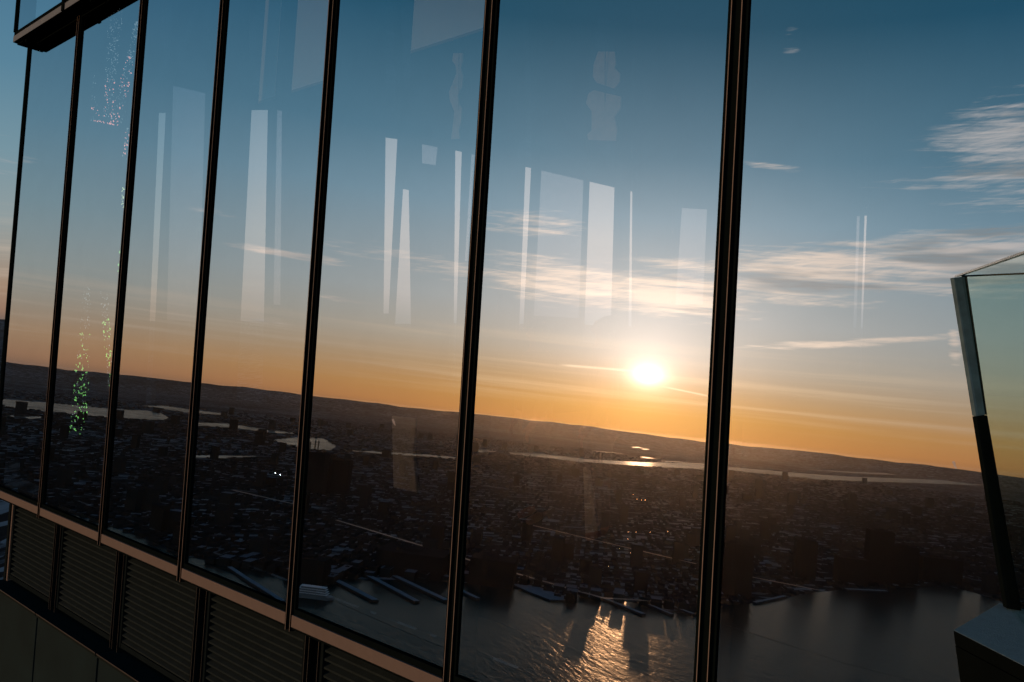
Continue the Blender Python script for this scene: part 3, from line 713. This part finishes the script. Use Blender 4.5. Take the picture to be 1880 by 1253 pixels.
# low ridge along the horizon, lit by the sky only
def ridge(R0, R1, hfun, name):
    mb = MB(); n = 480
    for k in range(n+1):
        t = math.radians(-180 + 360*k/n); x, y = math.sin(t), -math.cos(t); h = hfun(math.degrees(t))
        mb.v += [(x*R0, y*R0, 0), (x*(R0+R1)/2, y*(R0+R1)/2, h), (x*R1, y*R1, 0)]
    for k in range(n):
        b = 3*k; mb.f += [(b, b+3, b+4, b+1), (b+1, b+4, b+5, b+2)]; mb.mi += [0, 0]
    o = mb.build(name, M_land, None, origin=(0, 0, 0)); tag(o, kind='structure')
def hf(t):
    s = 318+18*math.sin(t*.31+1)+10*math.sin(t*.83)+7*math.sin(t*2.1)+6*math.sin(t*5.7)
    if t > -31.5: s -= 40*min(1, (t+31.5)/3.0)
    return s
ridge(21000, 27000, hf, 'hills')


# city blocks: the nearest singly, the rest as one mass
gdir = rd; gper = Vector((-rd.y, rd.x, 0))
if gper.dot(inn) > 0: gper = -gper             # points inland, away from the camera
def poly_in(x, y, P):
    c = False; n = len(P); j = n-1
    for i in range(n):
        if (P[i].y > y) != (P[j].y > y) and x < (P[j].x-P[i].x)*(y-P[i].y)/(P[j].y-P[i].y)+P[i].x: c = not c
        j = i
    return c
wetp = [[seen_ground(x, y, 2.0) for x, y in pl] for pl in FARW]
pts = []
while len(pts) < 16000:
    a = math.radians(random.uniform(-84, -3)); r = 1350*math.exp(random.random()**1.05*2.15)
    x, y = math.sin(a)*r, -math.cos(a)*r
    # snap onto a street grid
    P = Vector((x, y, 0)); s, t = P.dot(gdir), P.dot(gper)
    s = round(s/24)*24 + random.uniform(-3, 3); t = round(t/62)*62 + random.choice((-14, 14)) + random.uniform(-2, 2)
    P = gdir*s + gper*t
    if poly_in(P.x, P.y, riv) or any(poly_in(P.x, P.y, q) for q in wetp): continue
    pts.append((P.length, P.x, P.y))
pts.sort()
bm_types = []
def block_mesh(name, sx, sy, h, wallm, roofm, kind):
    mb = MB(); mb.box(-sx, sx, -sy, sy, 0, h, mis=[0, 1, 0, 0, 0, 0])
    if kind == 1: mb.box(-sx*.3, sx*.2, -sy*.3, sy*.3, h+.02, h+3.0, mis=[0, 1, 0, 0, 0, 0])
    if kind == 2: mb.box(-sx*.9, sx*.1, -sy*.8, sy*.8, h+.02, h+h*.35, mis=[0, 1, 0, 0, 0, 0])
    me = bpy.data.meshes.new(name); me.from_pydata(mb.v, [], mb.f); me.materials.append(wallm); me.materials.append(roofm)
    me.polygons.foreach_set('material_index', mb.mi); me.update(); return me
for k in range(10):
    bm_types.append(block_mesh('row_building', random.uniform(6, 11), random.uniform(8, 18), random.uniform(8, 22), random.choice((M_bldA, M_bldB)), M_roofsnow if k % 3 == 0 else M_roofdark, k % 3))
rotz = math.atan2(gdir.y, gdir.x)
for (r, x, y) in pts[:280]:
    o = bpy.data.objects.new('row_building', random.choice(bm_types)); C.objects.link(o); o.location = (x, y, 0.5); o.rotation_euler.z = rotz
    tag(o, 'low dark waterfront building among many across the river, mirrored in the glass', 'building', 'dark row buildings along the far shore')
V = []; Fc = []; MI = []
cs, sn_ = math.cos(rotz), math.sin(rotz)
for (r, x, y) in pts[280:]:
    sx, sy, h = random.uniform(4, 8), random.uniform(5, 13), random.uniform(4, 9)
    if random.random() < .010: sx, sy, h = 14, 14, random.uniform(30, 70)
    if r > 5000: sx *= 1.8; sy *= 1.6; h *= 1.2
    b = len(V); snow = random.random() < .10; wm = random.randint(0, 1)
    for z in (0, h):
        for (ax, ay) in ((-sx, -sy), (sx, -sy), (sx, sy), (-sx, sy)): V.append((x+ax*cs-ay*sn_, y+ax*sn_+ay*cs, z))
    Fc += [(b+4, b+5, b+6, b+7), (b, b+1, b+5, b+4), (b+1, b+2, b+6, b+5), (b+2, b+3, b+7, b+6), (b+3, b, b+4, b+7)]
    MI += [2 if snow else 3] + [wm]*4
me = bpy.data.meshes.new('city_blocks'); me.from_pydata(V, [], Fc)
for m_ in (M_bldA, M_bldB, M_roofsnow, M_roofdark): me.materials.append(m_)
me.polygons.foreach_set('material_index', MI); o = bpy.data.objects.new('city_blocks', me); C.objects.link(o)
tag(o, 'mass of dark low city roofs with snow reaching to the horizon', 'city', kind='stuff')
# larger blocks standing above the roofs, measured from the mirrored picture: x, y of the foot, width and height in pixels
def tower_block(px, py, wpx, hpx, lab, grp=None, mt=M_bldA):
    P = seen_ground(px, py, 0); dist = (P-Vector((0, 0, 0))).length; sw = wpx/FPX*dist*.5; h = hpx/FPX*dist
    r = empty('tall_building', P); r.rotation_euler.z = rotz; tag(r, lab, 'building', grp)
    mb = MB(); mb.box(-sw, sw, -sw*.7, sw*.7, 0, h); o = mb.build('walls', mt, None, origin=(0, 0, 0)); o.parent = r; o.location = (0, 0, 0)
    mb = MB(); mb.box(-sw*.5, sw*.2, -sw*.4, sw*.3, h+.02, h+4, mis=[0, 1, 0, 0, 0, 0]); mb.box(-sw, sw, -sw*.7, sw*.7, h+.004, h+.02, 1); o = mb.build('roof', [mt, M_roofdark], None, origin=(0, 0, 0)); o.parent = r; o.location = (0, 0, 0)
tower_block(905, 1072, 80, 46, 'broad reddish brick block by the shore, mirrored just right of a mullion')
tower_block(760, 1052, 120, 40, 'long dark slab behind the piers, mirrored left of the wide mullion')
tower_block(585, 905, 40, 70, 'left one of two dark towers mirrored just right of a thin mullion')
tower_block(622, 908, 36, 62, 'right one of two dark towers mirrored just right of a thin mullion')
tower_block(1348, 1095, 50, 90, 'dark tower on the point, mirrored just right of the thickest mullion')
tower_block(1610, 1070, 38, 84, 'tallest dark slab of the right shore, mirrored left of the ledge')
tower_block(1655, 1072, 40, 60, 'lower slab right of the tallest one on the right shore')
tower_block(1475, 1060, 34, 62, 'square dark tower mirrored midway along the right shore')
tower_block(1560, 1072, 46, 42, 'squat block left of the tallest slab on the right shore')
tower_block(1720, 1066, 60, 36, 'squat wide block right of the slabs, above the bend of the shore')
tower_block(570, 1070, 60, 44, 'dark shoreline shed behind the moored ferry')
# piers with snow on their decks
def pier(pa, pb, wm, lab, h=4.0):
    a, b_ = seen_ground(*pa, 1), seen_ground(*pb, 1); e = (b_-a).normalized(); n_ = Vector((-e.y, e.x, 0))*wm*.28; a = a - e*25
    mb = MB(); mb.hexa([a-n_, b_-n_, b_+n_, a+n_] + [p+Vector((0, 0, h)) for p in (a-n_, b_-n_, b_+n_, a+n_)], mis=[1, 0, 1, 1, 1, 1])
    o = mb.build('pier', [M_pier, M_pierside]); tag(o, lab, 'pier', 'snow dusted piers on the far shore'); return o
pier((610, 1064), (692, 1106), 22, 'longest snowy pier, first right of the ferry')
pier((690, 1066), (768, 1108), 20, 'second snowy pier right of the ferry')
pier((738, 1066), (822, 1106), 20, 'third snowy pier, cut by the wide mullion')
pier((850, 1088), (880, 1102), 16, 'short pier stub just right of the wide mullion')
pier((1112, 1102), (1184, 1131), 18, 'thin pier pointing right, left of the paired thin piers')
pier((1180, 1107), (1236, 1131), 14, 'left one of the paired thin piers by the thickest mullion')
pier((1225, 1112), (1275, 1130), 14, 'right one of the paired thin piers by the thickest mullion')
pier((1395, 1108), (1442, 1098), 16, 'small jetty right of the thickest mullion')
pier((1568, 1086), (1628, 1089), 24, 'flat snowy quay floating off the right shore')
pier((432, 1050), (520, 1108), 16, 'long thin quay mirrored left of a thin mullion')
# pale strips laid on the river, painting streaks reflected from glass edges
M_streak = principled('pale_streak_tone', (.045, .045, .042), 1.0, 0, .5, .02, spec=0)
for (a_, b_) in (((612, 1102), (815, 1190)), ((1332, 1148), (1560, 1222)), ((1560, 1222), (1745, 1268))):
    mb = MB(); a1, b1 = seen_ground(*a_, 1.12), seen_ground(*b_, 1.12); e = (b1-a1).normalized(); n_ = Vector((-e.y, e.x, 0)); n__ = 14
    for j in range(n__):
        t0, t1 = j/n__, (j+.8)/n__; p0, p1 = a1.lerp(b1, t0), a1.lerp(b1, t1); w0 = .5+.8*random.random()
        mb.poly([p0-n_*w0, p1-n_*w0*.6, p1+n_*w0*.6, p0+n_*w0])
    o = mb.build('reflection_streak', M_streak, None, origin=(0, 0, 0), fix=False); tag(o, kind='structure')
# snow covered spit and breakwater
pl = [(940, 1074), (985, 1078), (1030, 1094), (1052, 1105), (1012, 1104), (975, 1090)]
mb = MB(); mb.prism([seen_ground(x, y, 1.2) for x, y in pl], Vector((0, 0, 3)), 0, 1, 0); o = mb.build('breakwater', [M_pier, M_pierside]); tag(o, 'curved snow covered breakwater spit between the piers', 'breakwater')
# moored ferry with stacked decks
Pf, Pg = seen_ground(555, 1098, 1), seen_ground(603, 1098, 1); e = (Pg-Pf).normalized(); nL = (Pg-Pf).length
fer = empty('ferry', (Pf+Pg)/2); fer.rotation_euler.z = math.atan2(e.y, e.x)+.5; fer.scale = (1.2, 1.2, 1.0); tag(fer, 'white ferry with stacked decks moored left of the piers', 'ferry')
mb = MB(); Lh = nL*.62; mb.prism([(-Lh, -9, 0), (Lh*.75, -9, 0), (Lh, 0, 0), (Lh*.75, 9, 0), (-Lh, 9, 0)], Vector((0, 0, 5))); o = mb.build('hull', M_shipdk, None, origin=(0, 0, 0)); o.parent = fer
for k in range(4):
    mb = MB(); mb.box(-Lh*(.92-.07*k), Lh*(.66-.04*k), -8+k, 8-k, 5.05+3.4*k, 7.6+3.4*k, 1); mb.box(-Lh*(.96-.07*k), Lh*(.70-.04*k), -8.6+k, 8.6-k, 7.62+3.4*k, 8.4+3.4*k); o = mb.build('deck', [M_ship, M_shipdk], None, origin=(0, 0, 0)); o.parent = fer
# streets catching the light and scattered lamps
def road(pa, pb, wd, z=.9):
    a, b_ = seen_ground(*pa, z), seen_ground(*pb, z); e = (b_-a).normalized(); n_ = Vector((-e.y, e.x, 0))*wd
    return [a-n_, b_-n_, b_+n_, a+n_]
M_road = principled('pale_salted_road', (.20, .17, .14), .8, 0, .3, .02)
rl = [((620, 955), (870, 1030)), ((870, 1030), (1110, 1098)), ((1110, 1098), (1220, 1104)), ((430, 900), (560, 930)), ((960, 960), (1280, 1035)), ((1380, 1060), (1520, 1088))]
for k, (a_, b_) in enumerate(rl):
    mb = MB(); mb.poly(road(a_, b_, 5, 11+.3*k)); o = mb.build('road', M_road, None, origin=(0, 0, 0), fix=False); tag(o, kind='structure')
M_lamp = emis('street_glint', (1, .62, .28), 26.0); M_lampw = emis('white_lamp', (.9, .95, 1), 22.0)
def lamps(spots, name, lab, grp, mt, s):
    for (x, y) in spots:
        P = seen_ground(x, y, 9); d_ = P.length; r_ = s*d_/FPX
        mb = MB(); octa(mb, P, r_, 0); mb.box(P.x-.2, P.x+.2, P.y-.2, P.y+.2, 0, P.z-r_, 1); o = mb.build(name, [mt, M_black]); tag(o, lab, 'street lamp', grp)
spots = [(1165, 908), (1172, 917), (1180, 918), (1187, 918), (1150, 941), (1156, 977), (1170, 977), (1196, 977), (1228, 976), (1140, 1007), (1160, 1015), (1178, 1018), (1165, 1024), (1160, 1030), (1178, 1030), (1155, 990), (1120, 1040)]
lamps(spots, 'street_lamp', 'tiny orange glint of a lamp in the dark city below the sun', 'orange street lamps below the sun', M_lamp, .4)
lamps([(508, 869)], 'street_lamp', 'left one of the two bright white floodlights in the dark city', 'pair of white floodlights', M_lampw, .8)
lamps([(517, 872)], 'street_lamp', 'right one of the two bright white floodlights in the dark city', 'pair of white floodlights', M_lampw, .8)
# pylons standing in the far lake and chimneys on the skyline
for (x, y, h) in ((566, 824, 18), (571, 824, 12), (580, 825, 16), (586, 825, 15), (1095, 843, 14), (1102, 843, 14), (1108, 846, 15), (1092, 841, 9), (925, 826, 12), (931, 828, 12)):
    P = seen_ground(x, y, 2); d_ = P.length; hh = h/FPX*d_; ww = 1.6/FPX*d_
    mb = MB(); mb.prism([P+Vector(q) for q in ((-ww/2, -ww/2, 0), (ww/2, -ww/2, 0), (ww/2, ww/2, 0), (-ww/2, ww/2, 0))], Vector((0, 0, hh)))
    mb.box(P.x-ww*1.2, P.x+ww*1.2, P.y-ww*.3, P.y+ww*.3, P.z+hh*.80, P.z+hh*.86)
    o = mb.build('pylon', M_black); tag(o, 'thin dark pylon or stack rising beside far water', 'pylon', 'thin dark pylons by the far water')
# steam rising from two chimneys
def m_steam():
    mt, t = mat_tree('steam'); a = t.n('ShaderNodeBsdfTranslucent'); a.inputs[0].default_value = (.9, .88, .86, 1)
    b = t.n('ShaderNodeBsdfTransparent'); mx = t.n('ShaderNodeMixShader'); mx.inputs[0].default_value = .35
    t.put(mx.inputs[1], b.outputs[0]); t.put(mx.inputs[2], a.outputs[0]); out(t, mx.outputs[0]); return mt
M_steam = m_steam()
for (x, y, s, lab) in ((1757, 858, 9, 'small white steam plume on the right skyline'), (728, 775, 7, 'small white steam plume mirrored left of the wide mullion')):
    P = seen_ground(x, y+6, 5); d_ = P.length; u_ = d_/FPX
    bm = bmesh.new()
    for k in range(7):
        mm = Matrix.Translation(P + Vector((rd.x*u_*-k*.9, rd.y*u_*-k*.9, u_*(k*s*.22)))) @ Matrix.Scale(u_*(1.0+.28*k)*random.uniform(.7, 1), 4)
        bmesh.ops.create_icosphere(bm, subdivisions=2, radius=1, matrix=mm)
    for v in bm.verts: v.co += Vector(rng.normal(0, .22*u_, 3))
    me = bpy.data.meshes.new('steam_plume'); bm.to_mesh(me); bm.free(); me.materials.append(M_steam)
    o = bpy.data.objects.new('steam_plume', me); C.objects.link(o); tag(o, lab, 'steam', kind='stuff')

# ------------------------------------------------------------------ air
HAZE = True
if HAZE:
    mb = MB(); mb.box(-28000, 28000, -28000, 28000, -1.0, ZC+12); hz = mb.build('haze', [], None, origin=(0, 0, 0)); tag(hz, kind='stuff')
    mt, t = mat_tree('haze_air'); v = t.n('ShaderNodeVolumePrincipled'); v.inputs['Color'].default_value = (.92, .88, .86, 1)
    v.inputs['Density'].default_value = 0.33e-5; v.inputs['Anisotropy'].default_value = .88
    o_ = t.n('ShaderNodeOutputMaterial'); t.put(o_.inputs['Volume'], v.outputs[0]); hz.data.materials.append(mt)
